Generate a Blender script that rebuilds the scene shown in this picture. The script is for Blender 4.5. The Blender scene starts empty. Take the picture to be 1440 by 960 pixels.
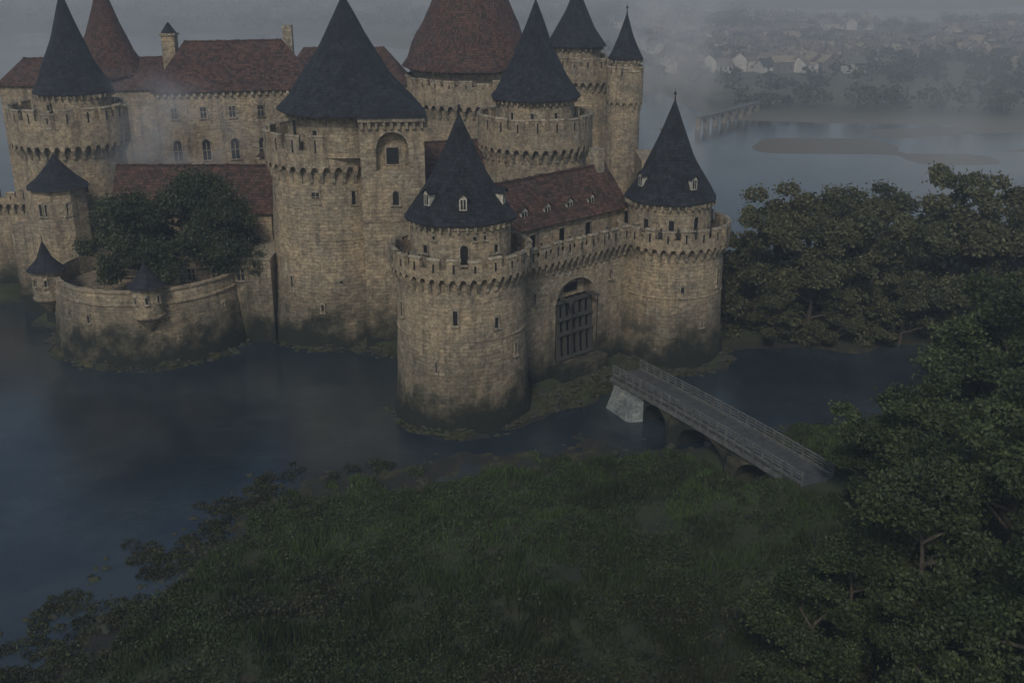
import bpy, bmesh, math, random
import numpy as np
from mathutils import Matrix, Vector
random.seed(7); rng=np.random.default_rng(7)
scene=bpy.context.scene
scene.view_settings.view_transform='Standard'; scene.view_settings.look='None'; scene.view_settings.exposure=0
rad=math.radians

# ---------------------------------------------------------------- materials
def newmat(name):
    m=bpy.data.materials.new(name); m.use_nodes=True
    nt=m.node_tree; b=nt.nodes['Principled BSDF']; return m,nt,b
def N(nt,t,**k):
    n=nt.nodes.new(t)
    for a,v in k.items(): setattr(n,a,v)
    return n
def noise(nt,vec,scale,detail=5,rough=.6):
    n=N(nt,'ShaderNodeTexNoise'); n.inputs['Scale'].default_value=scale; n.inputs['Detail'].default_value=detail; n.inputs['Roughness'].default_value=rough
    if vec is not None: nt.links.new(vec,n.inputs['Vector'])
    return n.outputs['Fac']
def maprange(nt,src,a,b,c=0,d=1):
    n=N(nt,'ShaderNodeMapRange'); n.inputs[1].default_value=a;n.inputs[2].default_value=b;n.inputs[3].default_value=c;n.inputs[4].default_value=d
    nt.links.new(src,n.inputs[0]); return n.outputs[0]
def mix(nt,fac,a,b,mode='MIX'):
    n=N(nt,'ShaderNodeMix',data_type='RGBA',blend_type=mode)
    for s,v in ((n.inputs[0],fac),(n.inputs[6],a),(n.inputs[7],b)):
        if isinstance(v,(int,float)): s.default_value=v
        elif isinstance(v,tuple): s.default_value=(*v,1)
        else: nt.links.new(v,s)
    return n.outputs[2]
def mth(nt,op,a,b=None):
    n=N(nt,'ShaderNodeMath',operation=op)
    for s,v in ((n.inputs[0],a),(n.inputs[1],b)):
        if v is None: continue
        if isinstance(v,(int,float)): s.default_value=v
        else: nt.links.new(v,s)
    return n.outputs[0]
def bump(nt,b,h,strength,dist):
    n=N(nt,'ShaderNodeBump'); n.inputs['Strength'].default_value=strength; n.inputs['Distance'].default_value=dist
    nt.links.new(h,n.inputs['Height']); nt.links.new(n.outputs[0],b.inputs['Normal'])
def stone(name,ca,cb,stain=True,bw=.95,bh=.42):
    m,nt,b=newmat(name)
    geo=N(nt,'ShaderNodeNewGeometry'); P=geo.outputs['Position']
    uv=N(nt,'ShaderNodeUVMap'); 
    br=N(nt,'ShaderNodeTexBrick'); br.inputs['Scale'].default_value=1; br.inputs['Brick Width'].default_value=bw; br.inputs['Row Height'].default_value=bh
    br.inputs['Mortar Size'].default_value=.022; br.inputs['Mortar Smooth'].default_value=.7
    br.inputs['Color1'].default_value=(.66,.66,.67,1); br.inputs['Color2'].default_value=(1.2,1.17,1.12,1); br.inputs['Mortar'].default_value=(.80,.78,.74,1)
    uvn=N(nt,'ShaderNodeVectorMath',operation='ADD')
    nn=N(nt,'ShaderNodeTexNoise'); nn.inputs['Scale'].default_value=1.1; nt.links.new(P,nn.inputs['Vector'])
    sc=N(nt,'ShaderNodeVectorMath',operation='SCALE'); sc.inputs['Scale'].default_value=.4; nt.links.new(nn.outputs['Color'],sc.inputs[0])
    nt.links.new(uv.outputs[0],uvn.inputs[0]); nt.links.new(sc.outputs[0],uvn.inputs[1]); nt.links.new(uvn.outputs[0],br.inputs['Vector'])
    big=maprange(nt,noise(nt,P,.22,6,.65),.40,.60)
    c=mix(nt,big,ca,cb)
    c=mix(nt,.6,c,br.outputs['Color'],'MULTIPLY')
    mp=N(nt,'ShaderNodeMapping'); mp.inputs['Scale'].default_value=(1.1,1.1,.10); nt.links.new(P,mp.inputs[0])
    st=maprange(nt,noise(nt,mp.outputs[0],.9,6,.7),.50,.67)
    c=mix(nt,mth(nt,'MULTIPLY',st,.62),c,(.070,.062,.048))
    fine=maprange(nt,noise(nt,P,2.0,8,.8),.33,.68,.40,1.55)
    cc=N(nt,'ShaderNodeCombineColor'); 
    for i in range(3): nt.links.new(fine,cc.inputs[i])
    c=mix(nt,1.0,c,cc.outputs[0],'MULTIPLY')
    pale=maprange(nt,noise(nt,P,.5,7,.75),.56,.66)
    c=mix(nt,mth(nt,'MULTIPLY',pale,.5),c,(.48,.43,.335))
    if stain:
        sx=N(nt,'ShaderNodeSeparateXYZ'); nt.links.new(P,sx.inputs[0])
        nz=mth(nt,'SUBTRACT',noise(nt,P,.35,6,.7),.5)
        z=mth(nt,'ADD',sx.outputs[2],mth(nt,'MULTIPLY',nz,13.0))
        c=mix(nt,maprange(nt,z,3.0,9.0,.75,0),c,(.055,.055,.033))
        c=mix(nt,maprange(nt,z,1.6,4.8,.97,0),c,(.012,.016,.010))
    nt.links.new(c,b.inputs['Base Color']); b.inputs['Roughness'].default_value=.92
    hh=mth(nt,'ADD',mth(nt,'MULTIPLY',br.outputs['Fac'],-.4),mth(nt,'MULTIPLY',noise(nt,P,2.6,8,.78),1.8))
    bump(nt,b,hh,1.0,.16)
    return m
M_STONE=stone('weathered_stone',(.45,.355,.23),(.31,.262,.187))
M_TRIM=stone('dressed_stone',(.43,.365,.26),(.29,.255,.19),False,.6,.5)
M_PALE=stone('lime_washed_abutment',(.30,.33,.32),(.19,.22,.215),False,1.1,.6)
def roofmat(name,ca,cb,moss,bw,bh,rough=.6):
    m,nt,b=newmat(name)
    geo=N(nt,'ShaderNodeNewGeometry'); P=geo.outputs['Position']; uv=N(nt,'ShaderNodeUVMap')
    br=N(nt,'ShaderNodeTexBrick'); br.inputs['Scale'].default_value=1; br.inputs['Brick Width'].default_value=bw; br.inputs['Row Height'].default_value=bh
    br.inputs['Mortar Size'].default_value=.03; br.inputs['Color1'].default_value=(.35,.35,.35,1); br.inputs['Color2'].default_value=(1.6,1.6,1.6,1); br.inputs['Mortar'].default_value=(.3,.3,.3,1)
    nt.links.new(uv.outputs[0],br.inputs['Vector'])
    c=mix(nt,maprange(nt,noise(nt,P,.5,7,.75),.40,.60),ca,cb)
    c=mix(nt,.85,c,br.outputs['Color'],'MULTIPLY')
    mp=N(nt,'ShaderNodeMapping'); mp.inputs['Scale'].default_value=(1.2,1.2,.22); nt.links.new(P,mp.inputs[0])
    c=mix(nt,mth(nt,'MULTIPLY',maprange(nt,noise(nt,mp.outputs[0],1.3,8,.8),.53,.66),.7),c,moss)
    nt.links.new(c,b.inputs['Base Color']); b.inputs['Roughness'].default_value=rough
    hh=mth(nt,'ADD',mth(nt,'MULTIPLY',br.outputs['Fac'],-1.0),mth(nt,'MULTIPLY',noise(nt,P,2.5,8,.8),2.6))
    bump(nt,b,hh,1.0,.16)
    return m
M_SLATE=roofmat('slate_roof',(.013,.016,.021),(.030,.034,.041),(.060,.066,.068),.6,.4,.75)
M_TILE=roofmat('clay_tile_roof',(.135,.066,.046),(.086,.054,.043),(.05,.046,.04),.45,.42,.9)
def flat(name,col,rough=.8,sc=3,var=.5,metal=0):
    m,nt,b=newmat(name); geo=N(nt,'ShaderNodeNewGeometry')
    f=noise(nt,geo.outputs['Position'],sc,6,.7)
    c=mix(nt,maprange(nt,f,.3,.7),tuple(v*(1-var) for v in col),tuple(v*(1+var) for v in col))
    nt.links.new(c,b.inputs['Base Color']); b.inputs['Roughness'].default_value=rough; b.inputs['Metallic'].default_value=metal
    bump(nt,b,f,.4,.05); return m
M_DARK=flat('window_void',(.006,.007,.008),.5)
M_WOOD=flat('old_oak',(.052,.050,.043),.85,5)
M_IRON=flat('iron',(.02,.022,.024),.6,8)
M_FRAME=flat('pale_frame',(.38,.36,.30),.8)
M_DECK=flat('bridge_deck',(.055,.057,.054),.85,1.6,.6)
M_RAIL=flat('bridge_rail',(.105,.108,.10),.85,1.5,.6)
M_WALLW=flat('whitewash',(.48,.46,.42),.9,.4,.4)
M_ROOFG=flat('house_roof',(.15,.125,.11),.9,.2,.6)
M_BARK=flat('bark',(.07,.058,.045),.95,4)
M_CLOTH=flat('guard_cloth',(.03,.028,.03),.9,6)
MATS=[M_STONE,M_TRIM,M_SLATE,M_TILE,M_DARK,M_WOOD,M_IRON,M_FRAME,M_DECK,M_WALLW,M_ROOFG,M_PALE,M_RAIL]
STONE,TRIM,SLATE,TILE,DARK,WOOD,IRON,FRAME,DECK,WHITE,HROOF,PALE,RAIL=range(13)
def leafmat(name,dark,light,yellow):
    m,nt,b=newmat(name); a=N(nt,'ShaderNodeAttribute',attribute_name='tint')
    oi=N(nt,'ShaderNodeObjectInfo')
    c=mix(nt,a.outputs['Fac'],dark,light)
    c=mix(nt,mth(nt,'MULTIPLY',oi.outputs['Random'],.5),c,yellow)
    nt.links.new(c,b.inputs['Base Color']); b.inputs['Roughness'].default_value=.6; b.inputs['Specular IOR Level'].default_value=.3
    tr=N(nt,'ShaderNodeBsdfTranslucent'); nt.links.new(c,tr.inputs[0])
    ms=N(nt,'ShaderNodeMixShader'); ms.inputs[0].default_value=.2
    nt.links.new(b.outputs[0],ms.inputs[1]); nt.links.new(tr.outputs[0],ms.inputs[2]); nt.links.new(ms.outputs[0],nt.nodes['Material Output'].inputs[0])
    return m
M_LEAF=leafmat('leaves',(.014,.024,.009),(.084,.112,.038),(.054,.062,.024))
M_LEAFD=leafmat('dark_leaves',(.020,.030,.016),(.085,.10,.050),(.05,.058,.028))
M_LEAFF=leafmat('autumn_leaves',(.034,.040,.018),(.130,.132,.062),(.098,.090,.044))
M_SCRUB=leafmat('scrub_leaves',(.015,.018,.009),(.070,.076,.030),(.045,.045,.022))
M_GRASS=leafmat('grass_blades',(.022,.025,.012),(.072,.118,.032),(.040,.054,.018))

# ---------------------------------------------------------------- mesh builder
class MB:
    def __init__(s): s.v=[];s.f=[];s.m=[];s.uv=[];s.sm=[]
    def face(s,pts,mat,uv=None,smooth=False):
        i=len(s.v); s.v+= [tuple(p) for p in pts]; s.f.append(tuple(range(i,i+len(pts)))); s.m.append(mat)
        if uv is None: uv=[(p[0]+p[1],p[2]) for p in pts]
        s.uv+=uv; s.sm.append(smooth)
    def obj(s,name,parent=None,weld=True):
        me=bpy.data.meshes.new(name); me.from_pydata(s.v,[],s.f)
        for m in MATS: me.materials.append(m)
        me.polygons.foreach_set('material_index',s.m); me.polygons.foreach_set('use_smooth',s.sm)
        u=me.uv_layers.new(name='UVMap'); u.data.foreach_set('uv',np.array(s.uv,dtype=np.float32).ravel())
        if weld:
            bm=bmesh.new(); bm.from_mesh(me); bmesh.ops.remove_doubles(bm,verts=bm.verts,dist=.0005); bm.to_mesh(me); bm.free()
            me.set_sharp_from_angle(angle=rad(38))
        o=bpy.data.objects.new(name,me); scene.collection.objects.link(o)
        if parent: o.parent=parent
        return o
def empty(name):
    o=bpy.data.objects.new(name,None); scene.collection.objects.link(o); return o
def hexa(mb,b,t,mat,smooth=False):
    def q(p):
        P=[Vector(x) for x in p]; l=(P[1]-P[0]).length; h=(P[2]-P[1]).length
        o=(P[0].x+P[0].y, P[0].z)
        return [(o[0],o[1]),(o[0]+l,o[1]),(o[0]+l,o[1]+h),(o[0],o[1]+h)]
    for p in ([b[3],b[2],b[1],b[0]],t,[b[0],b[1],t[1],t[0]],[b[1],b[2],t[2],t[1]],[b[2],b[3],t[3],t[2]],[b[3],b[0],t[0],t[3]]):
        mb.face(p,mat,q(p))
def box(mb,c,ax,L,W,z0,z1,mat,top=1.0):
    dx,dy=ax; nx,ny=-dy,dx
    def pts(z,k): return [(c[0]+dx*a*L/2*k+nx*d*W/2*k,c[1]+dy*a*L/2*k+ny*d*W/2*k,z) for a,d in((-1,-1),(1,-1),(1,1),(-1,1))]
    hexa(mb,pts(z0,1),pts(z1,top),mat)
def lathe(mb,cx,cy,prof,n,mat,a0=0,a1=2*math.pi,smooth=True,wob=0):
    v=0; R=max(p[0] for p in prof)
    for k in range(len(prof)-1):
        (r0,z0),(r1,z1)=prof[k],prof[k+1]; dv=math.hypot(r1-r0,z1-z0)
        for i in range(n):
            A=a0+(a1-a0)*i/n;B=a0+(a1-a0)*(i+1)/n
            def w(a,z): return 1+wob*(math.sin(a*3+z*.7)+math.sin(a*7+z*1.3+cx))*.5
            p=[(cx+math.cos(A)*r0*w(A,z0),cy+math.sin(A)*r0*w(A,z0),z0),(cx+math.cos(B)*r0*w(B,z0),cy+math.sin(B)*r0*w(B,z0),z0),
               (cx+math.cos(B)*r1*w(B,z1),cy+math.sin(B)*r1*w(B,z1),z1),(cx+math.cos(A)*r1*w(A,z1),cy+math.sin(A)*r1*w(A,z1),z1)]
            uv=[(A*R,v),(B*R,v),(B*R,v+dv),(A*R,v+dv)]
            if r1<1e-4: p=p[:3];uv=uv[:3]
            elif r0<1e-4: p=[p[0],p[2],p[3]];uv=[uv[0],uv[2],uv[3]]
            mb.face(p,mat,uv,smooth)
        v+=dv
def ringP(cx,cy,R):
    return (lambda s,off:(cx+math.cos(s/R)*(R+off),cy+math.sin(s/R)*(R+off)))
def lineP(p0,p1):
    L=math.hypot(p1[0]-p0[0],p1[1]-p0[1]); d=((p1[0]-p0[0])/L,(p1[1]-p0[1])/L); n=(d[1],-d[0])
    return (lambda s,off:(p0[0]+d[0]*s+n[0]*off,p0[1]+d[1]*s+n[1]*off)),L
def parapet(mb,P,s0,s1,unit,z0,ha,zw,zm,off,th,pm,frac,hc=1.0,sh=0.0):
    n=max(1,round((s1-s0)/unit)); u=(s1-s0)/n
    ts=[0,.16,.3,.5,.7,.84,1]
    def zl(t):
        return z0 if t<=.16 or t>=.84 else z0+ha*math.sqrt(max(0,1-((t-.5)/.34)**2))
    for k in range(n):
        a=s0+k*u
        for j in range(6):
            A=a+ts[j]*u;B=a+ts[j+1]*u
            la,lb=zl(ts[j]),zl(ts[j+1])
            pa,pb,pc,pd=P(A,off),P(B,off),P(B,off-th),P(A,off-th)
            hexa(mb,[(*pa,la),(*pb,lb),(*pc,lb),(*pd,la)],[(*q,zw) for q in (pa,pb,pc,pd)],STONE)
        for (o1,za,zb) in ((off-.02,z0-hc*.45,z0-.003),(sh+(off-sh)*.52,z0-hc,z0-hc*.45-.003)):
            w=.15*u
            pa,pb,pc,pd=P(a-w,o1),P(a+w,o1),P(a+w,sh-.4),P(a-w,sh-.4)
            qa,qb=P(a-w,o1-(o1-sh)*.35),P(a+w,o1-(o1-sh)*.35)
            hexa(mb,[(*qa,za),(*qb,za),(*pc,za),(*pd,za)],[(*q,zb) for q in (pa,pb,pc,pd)],TRIM)
    m=max(1,round((s1-s0)/pm)); pu=(s1-s0)/m
    for k in range(m):
        A=s0+k*pu+random.uniform(-.07,.07);B=A+pu*frac*random.uniform(.93,1.05); h=zm+random.uniform(-.14,.07)
        if random.random()<.06: h-=.4
        mid=(A+B)/2
        for (C,D) in ((A,mid),(mid,B)):
            pa,pb,pc,pd=P(C,off-.003),P(D,off-.003),P(D,off-th+.003),P(C,off-th+.003)
            hexa(mb,[(*q,zw-.01) for q in (pa,pb,pc,pd)],[(*q,h) for q in (pa,pb,pc,pd)],STONE)
        for (C,D) in ((A-.07,mid),(mid,B+.07)):
            pa,pb,pc,pd=P(C,off+.08),P(D,off+.08),P(D,off-th-.06),P(C,off-th-.06)
            qa,qb,qc,qd=P(C,off-.1),P(D,off-.1),P(D,off-th+.1),P(C,off-th+.1)
            hexa(mb,[(*q,h+.002) for q in (pa,pb,pc,pd)],[(*q,h+.2) for q in (qa,qb,qc,qd)],TRIM)
        pa,pb,pc,pd=P(mid-.09,off+.012),P(mid+.09,off+.012),P(mid+.09,off-.05),P(mid-.09,off-.05)
        hexa(mb,[(*q,zw-.3) for q in (pa,pb,pc,pd)],[(*q,h-.35) for q in (pa,pb,pc,pd)],DARK)
def window(mb,x,y,ang,z,w,h,arch=False,mull=False,frame=TRIM,fw=.16):
    nx,ny=math.cos(ang),math.sin(ang); dx,dy=-ny,nx
    def pt(a,o,zz): return (x+dx*a+nx*o,y+dy*a+ny*o,zz)
    def bx(a0,a1,o0,o1,z0,z1,mat):
        hexa(mb,[pt(a0,o1,z0),pt(a1,o1,z0),pt(a1,o0,z0),pt(a0,o0,z0)],[pt(a0,o1,z1),pt(a1,o1,z1),pt(a1,o0,z1),pt(a0,o0,z1)],mat)
    bx(-w/2,w/2,-.5,.03,z,z+h,DARK)
    bx(-w/2-fw,-w/2-.002,-.4,.13,z,z+h,frame); bx(w/2+.002,w/2+fw,-.4,.13,z,z+h,frame)
    bx(-w/2-fw-.08,w/2+fw+.08,-.4,.22,z-.18,z-.002,frame)
    if not arch: bx(-w/2-fw,w/2+fw,-.4,.16,z+h+.002,z+h+.24,frame)
    else:
        n=8; R=w/2
        for i in range(n):
            a=math.pi*i/n;b=math.pi*(i+1)/n
            ro=R+fw
            A=[(math.cos(a)*ro,math.sin(a)*ro),(math.cos(b)*ro,math.sin(b)*ro),(math.cos(b)*R,math.sin(b)*R),(math.cos(a)*R,math.sin(a)*R)]
            hexa(mb,[pt(p,-.4,z+h+q) for p,q in A],[pt(p,.13,z+h+q) for p,q in A],frame)
            mb.face([pt(0,.03,z+h),pt(math.cos(a)*R,.03,z+h+math.sin(a)*R),pt(math.cos(b)*R,.03,z+h+math.sin(b)*R)],DARK)
    if mull:
        bx(-.06,.06,-.02,.09,z,z+h,frame); bx(-w/2,w/2,-.02,.085,z+h*.55,z+h*.55+.1,frame)
def rwin(mb,cx,cy,R,deg,z,w,h,**k):
    a=rad(deg); window(mb,cx+math.cos(a)*R,cy+math.sin(a)*R,a,z,w,h,**k)
def cone(mb,cx,cy,R,z0,z1,mat,bell=True,tx=0,ty=0,n=64):
    H=z1-z0
    prof=[(R-.25,z0-.12),(R,z0-.1),(R+.02,z0+.05)]
    for t in (.04,.08,.13,.18,.24,.3,.37,.44,.52,.6,.68,.76,.84,.92):
        f=(1-t); 
        if bell: f=f-.10*math.sin(math.pi*min(1,t*1.05))*(1-t)**.3
        prof.append((max(.06,R*f),z0+H*t))
    prof.append((.07,z1)); prof.append((0,z1+.02))
    lathe(mb,cx,cy,prof,n,mat,wob=.035)
    lathe(mb,cx,cy,[(.11,z1-.2),(.05,z1+.5),(.16,z1+.7),(.16,z1+.8),(.03,z1+.95),(0,z1+1.6)],8,IRON)
def cone_r(R,z0,z1,z):
    t=(z-z0)/(z1-z0); return R*((1-t)-.10*math.sin(math.pi*min(1,t*1.05))*(1-t)**.3)
def dormer(mb,x,y,ang,z,w,h,depth,frame=FRAME,roof=SLATE):
    nx,ny=math.cos(ang),math.sin(ang); dx,dy=-ny,nx
    def pt(a,o,zz): return (x+dx*a+nx*o,y+dy*a+ny*o,zz)
    def bx(a0,a1,o0,o1,z0,z1,mat): hexa(mb,[pt(a0,o1,z0),pt(a1,o1,z0),pt(a1,o0,z0),pt(a0,o0,z0)],[pt(a0,o1,z1),pt(a1,o1,z1),pt(a1,o0,z1),pt(a0,o0,z1)],mat)
    bx(-w/2,w/2,-depth,0,z,z+h,frame)
    bx(-w/2+.14,w/2-.14,-.1,.03,z+.15,z+h-.12,DARK)
    bx(-.04,.04,-.1,.06,z+.15,z+h-.12,frame)
    e=.18; r=w*.62
    for s in (-1,1):
        a=[pt(s*(w/2+e),.2,z+h-.08),pt(0,.2,z+h+r),pt(0,-depth-.6,z+h+r),pt(s*(w/2+e),-depth-.2,z+h-.08)]
        b=[(p[0],p[1],p[2]+.1) for p in a]
        hexa(mb,a if s>0 else a[::-1],b if s>0 else b[::-1],roof)
    mb.face([pt(-w/2,.003,z+h),pt(w/2,.003,z+h),pt(0,.003,z+h+r*.9)],frame)

castle=empty('castle')
def tower(name,cx,cy,rb,rt,zc,zw,zm,rp,drum,ze,zt,cr,mat=SLATE,unit=.95,pm=2.0,frac=.62,ha=.45,hc=1.0,z0=-2,ccx=None,ccy=None,extra=None,floor=None):
    mb=MB(); ccx=cx if ccx is None else ccx; ccy=cy if ccy is None else ccy
    prof=[(rb*1.06,z0),(rb*1.03,1.5)]
    k=8
    for i in range(k+1):
        t=i/k; z=3+(zc-3)*t; prof.append((rb+(rt-rb)*(t**.6),z))
    prof.append((rt,zw-.2))
    lathe(mb,cx,cy,prof,72,STONE,wob=.007)
    P=ringP(cx,cy,rt); 
    parapet(mb,P,0,2*math.pi*rt,unit,zc,ha,zw,zm,rp-rt,.45,pm,frac,hc)
    fl=zw-1.0 if floor is None else floor
    lathe(mb,cx,cy,[(rp-.4,fl),(.0,fl+.02)],48,TRIM)
    for zz in ((zc*.62),):
        rr=rb+(rt-rb)*(((zz-3)/(zc-3))**.6)
        lathe(mb,cx,cy,[(rr-.05,zz-.12),(rr+.06,zz-.08),(rr+.06,zz+.04),(rr-.05,zz+.1)],72,STONE)
    lathe(mb,ccx,ccy,[(drum,fl),(drum,ze-.5),(drum+.18,ze-.45),(drum+.2,ze-.05),(drum,ze)],64,STONE)
    cone(mb,ccx,ccy,cr,ze,zt,mat)
    n=int(2*math.pi*drum/.8)
    for i in range(n):
        a=2*math.pi*i/n; c=(ccx+math.cos(a)*(drum+.2),ccy+math.sin(a)*(drum+.2)); box(mb,c,(math.cos(a),math.sin(a)),.5,.22,ze-.62,ze-.12,TRIM)
    if extra: extra(mb)
    return mb.obj(name,castle)
rshaft=lambda rb,rt,zc,z: rb+(rt-rb)*((max(0,(z-3))/(zc-3))**.6)

def ex1(mb):
    f=lambda z: rshaft(7.0,6.6,15.8,z)-.02
    rwin(mb,-5.2,108.5,f(12),-93,11.6,.45,1.5); rwin(mb,-5.2,108.5,f(11),-57,11.0,.4,1.1); rwin(mb,-5.2,108.5,f(12),-152,11.4,.4,1.5)
    rwin(mb,-5.2,108.5,f(7),-110,6.5,.15,1.2,fw=.1); rwin(mb,-5.2,108.5,f(7),-35,7.5,.3,1.2)
    for d,a in ((-84,1),(-130,0),(-45,0)): rwin(mb,-5.2,108.5,5.08,d,17.3 if a else 18.2,.75 if a else .5,1.6 if a else .8,arch=bool(a))
    for d in (-118,-72,-60): rwin(mb,-5.2,108.5,5.08,d,19.7,.3,.4,fw=.08)
    for d,z in ((-84,22.6),(-133,22.8),(-20,22.6)):
        r=cone_r(5.6,21.2,31.2,z); a=rad(d); dormer(mb,-5.2+math.cos(a)*(r+.15),108.5+math.sin(a)*(r+.15),a,z,.75,1.2,.9)
tower('front_round_tower',-5.2,108.5,7.0,6.6,15.9,17.3,18.2,7.25,5.1,21.2,31.2,5.6,extra=ex1,pm=1.9,floor=16.4)
def ex2(mb):
    f=lambda z: rshaft(6.3,5.9,14.2,z)-.02
    c=(18.8,125)
    rwin(mb,*c,f(10),-35,9.6,.4,1.9); rwin(mb,*c,f(9),-85,9,.35,1.2); rwin(mb,*c,f(6),-60,5.2,.3,1.0); rwin(mb,*c,f(11),-110,10.6,.3,.8)
    for d in (-60,-95,-130): rwin(mb,18.3,125,4.78,d,16.4,.6,1.2,arch=(d==-60))
    for d,z in ((-62,20.9),(-150,21)):
        r=cone_r(5.2,19.4,30.2,z); a=rad(d); dormer(mb,18.3+math.cos(a)*(r+.15),c[1]+math.sin(a)*(r+.15),a,z,.75,1.2,.9)
tower('gate_round_tower',18.8,125,6.3,5.9,14.2,15.7,16.7,6.6,4.8,19.4,30.3,5.25,extra=ex2,pm=1.9,floor=14.9,ccx=18.3)
def ex3(mb):
    c=(-22.3,135); f=lambda z: rshaft(8.5,7.2,21.6,z)-.02
    rwin(mb,*c,f(18.5),-97,17.9,.9,1.3,mull=True); rwin(mb,*c,f(18),-62,17.6,.5,1.6); rwin(mb,*c,f(18),-150,17,.5,1.4)
    rwin(mb,*c,f(8),-125,6.8,.35,1.9); rwin(mb,*c,f(8),-78,7,.35,1.5); rwin(mb,*c,f(5),-95,4.6,.3,1.)
    rwin(mb,-19.7,134.0,7.2,-143,25.6,.9,1.8,fw=.2); rwin(mb,-19.7,134.0,7.2,-115,25.4,.6,1.1); rwin(mb,-19.7,134.0,7.2,-165,25.2,.6,1.1)
    ang=rad(6); ax=(math.cos(ang),math.sin(ang)); nx,ny=ax[1],-ax[0]
    tc=(-14.3,131.2); L=7.4; W=9.6
    hexb=lambda k,z:[(tc[0]+ax[0]*a*L/2*k-nx*d*W/2*k,tc[1]+ax[1]*a*L/2*k-ny*d*W/2*k,z) for a,d in((-1,-1),(1,-1),(1,1),(-1,1))]
    hexa(mb,hexb(1.10,-2),hexb(1.0,8),STONE); hexa(mb,hexb(1.0,8.002),hexb(1.0,20.5),STONE)
    box(mb,tc,ax,L+.25,W+.25,16.0,16.3,STONE)
    fx,fy=tc[0]+nx*W/2,tc[1]+ny*W/2
    def pt(a,o,z): return (fx+ax[0]*a+nx*o,fy+ax[1]*a+ny*o,z)
    def bx(a0,a1,o0,o1,z0,z1,mat): hexa(mb,[pt(a0,o1,z0),pt(a1,o1,z0),pt(a1,o0,z0),pt(a0,o0,z0)],[pt(a0,o1,z1),pt(a1,o1,z1),pt(a1,o0,z1),pt(a0,o0,z1)],mat)
    bx(-L/2,-1.9,-W,.0,20.5,28,STONE); bx(1.9,L/2,-W,.0,20.5,28,STONE); bx(-1.9,1.9,-W,-1.3,20.5,28,STONE); bx(-1.9,1.9,-1.3,0,20.5,22.0,STONE)
    xs=np.linspace(-1.9,1.9,13)
    for i in range(12):
        za=24.6+1.9*math.sqrt(max(0,1-(xs[i]/1.9)**2)); zb=24.6+1.9*math.sqrt(max(0,1-(xs[i+1]/1.9)**2))
        hexa(mb,[pt(xs[i],0,za),pt(xs[i+1],0,zb),pt(xs[i+1],-1.3,zb),pt(xs[i],-1.3,za)],[pt(xs[i],0,28),pt(xs[i+1],0,28),pt(xs[i+1],-1.3,28),pt(xs[i],-1.3,28)],STONE)
        ra=2.15/1.9
        hexa(mb,[pt(xs[i],.1,za),pt(xs[i+1],.1,zb),pt(xs[i+1],-.02,zb),pt(xs[i],-.02,za)],[pt(xs[i]*ra,.1,24.6+(za-24.6)*ra+.02),pt(xs[i+1]*ra,.1,24.6+(zb-24.6)*ra+.02),pt(xs[i+1]*ra,-.02,24.6+(zb-24.6)*ra+.02),pt(xs[i]*ra,-.02,24.6+(za-24.6)*ra+.02)],TRIM)
    bx(-1.0,1.0,-1.5,-1.2,22.4,24.8,TRIM); bx(-.7,.7,-1.5,-1.15,22.6,24.5,DARK)
    an=math.atan2(ny,nx)
    w=pt(.2,0,18.2); window(mb,w[0],w[1],an,18.0,.7,1.3,arch=True,fw=.22)
    w=pt(-.6,0,12); window(mb,w[0],w[1],an,11.5,.35,1.4)
    for i in range(9):
        a=-L/2+.3+i*(L-.6)/8; bx(a-.17,a+.17,-.2,.45,26.9,27.7,TRIM)
    bx(-L/2-.1,L/2+.1,-.3,.6,27.7,28.15,TRIM)
    P,l=lineP(pt(L/2,0,0)[:2],pt(L/2,-W,0)[:2])
    for i in range(9):
        q=P(.5+i,.2); box(mb,q,ax,.55,.34,26.9,27.7,TRIM)
    a=[pt(-L/2-.3,.75,28.15),pt(L/2+.35,.75,28.15),pt(L/2+.35,-W*.75,28.15),pt(-L/2-.3,-W*.75,28.15)]
    t=[pt(-L/2-.3,-3.2,31.2),pt(-.4,-3.2,31.4),pt(-.4,-W*.6,31.4),pt(-L/2-.3,-W*.6,31.2)]
    hexa(mb,a,t,SLATE)
tower('great_tower',-22.3,135,8.5,7.2,21.6,24.2,25.7,8.0,7.2,28.3,41.2,8.6,extra=ex3,pm=2.5,frac=.68,unit=1.25,ha=.65,hc=1.3,ccx=-19.7,ccy=134.0,floor=23.4)
def ex4(mb):
    for d in (-100,-70,-130): rwin(mb,3.1,150,7.0-.02,d,16.5,.5,1.2)
    for d in (-95,-60,-125): rwin(mb,3.1,150,5.28,d,25,.4,.9)
tower('inner_round_tower',3.1,150,7.6,7.0,20.9,24.0,25.3,7.8,5.3,27.5,39.9,6.0,extra=ex4,pm=2.3,frac=.7,unit=1.15,ha=.6,hc=1.2)
def ex5(mb):
    for d in (-100,-60): rwin(mb,-60,150,6.9,d,15.5,.5,1.3)
    for d in (-95,-70,-50): rwin(mb,-60,150,5.0,d,26.3,.3,.7,fw=.1)
tower('west_round_tower',-60,150,7.4,6.8,21.3,25.2,26.5,7.7,4.8,28.2,41,5.2,extra=ex5,pm=2.2,frac=.72,unit=1.15,ha=.6,hc=1.2,ccx=-58.9)
tower('keep_tower',-6.6,180,10,9.6,22.6,26.2,27.0,10.5,9.4,28.5,55,11.0,mat=TILE,pm=2.3,frac=.72,unit=1.3,ha=.7,hc=1.3)
tower('back_round_tower',11.4,176,4.6,4.4,26.2,29.2,30.2,5.1,3.9,31.9,41,4.7,pm=1.9,frac=.7,unit=1.0,ha=.5,ccx=9.9)
tower('watch_turret',16.9,168,2.6,2.4,24,28.8,29.4,2.75,2.2,30.7,37.2,2.6,pm=1.6,frac=.75,unit=.9,ha=.45)
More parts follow.
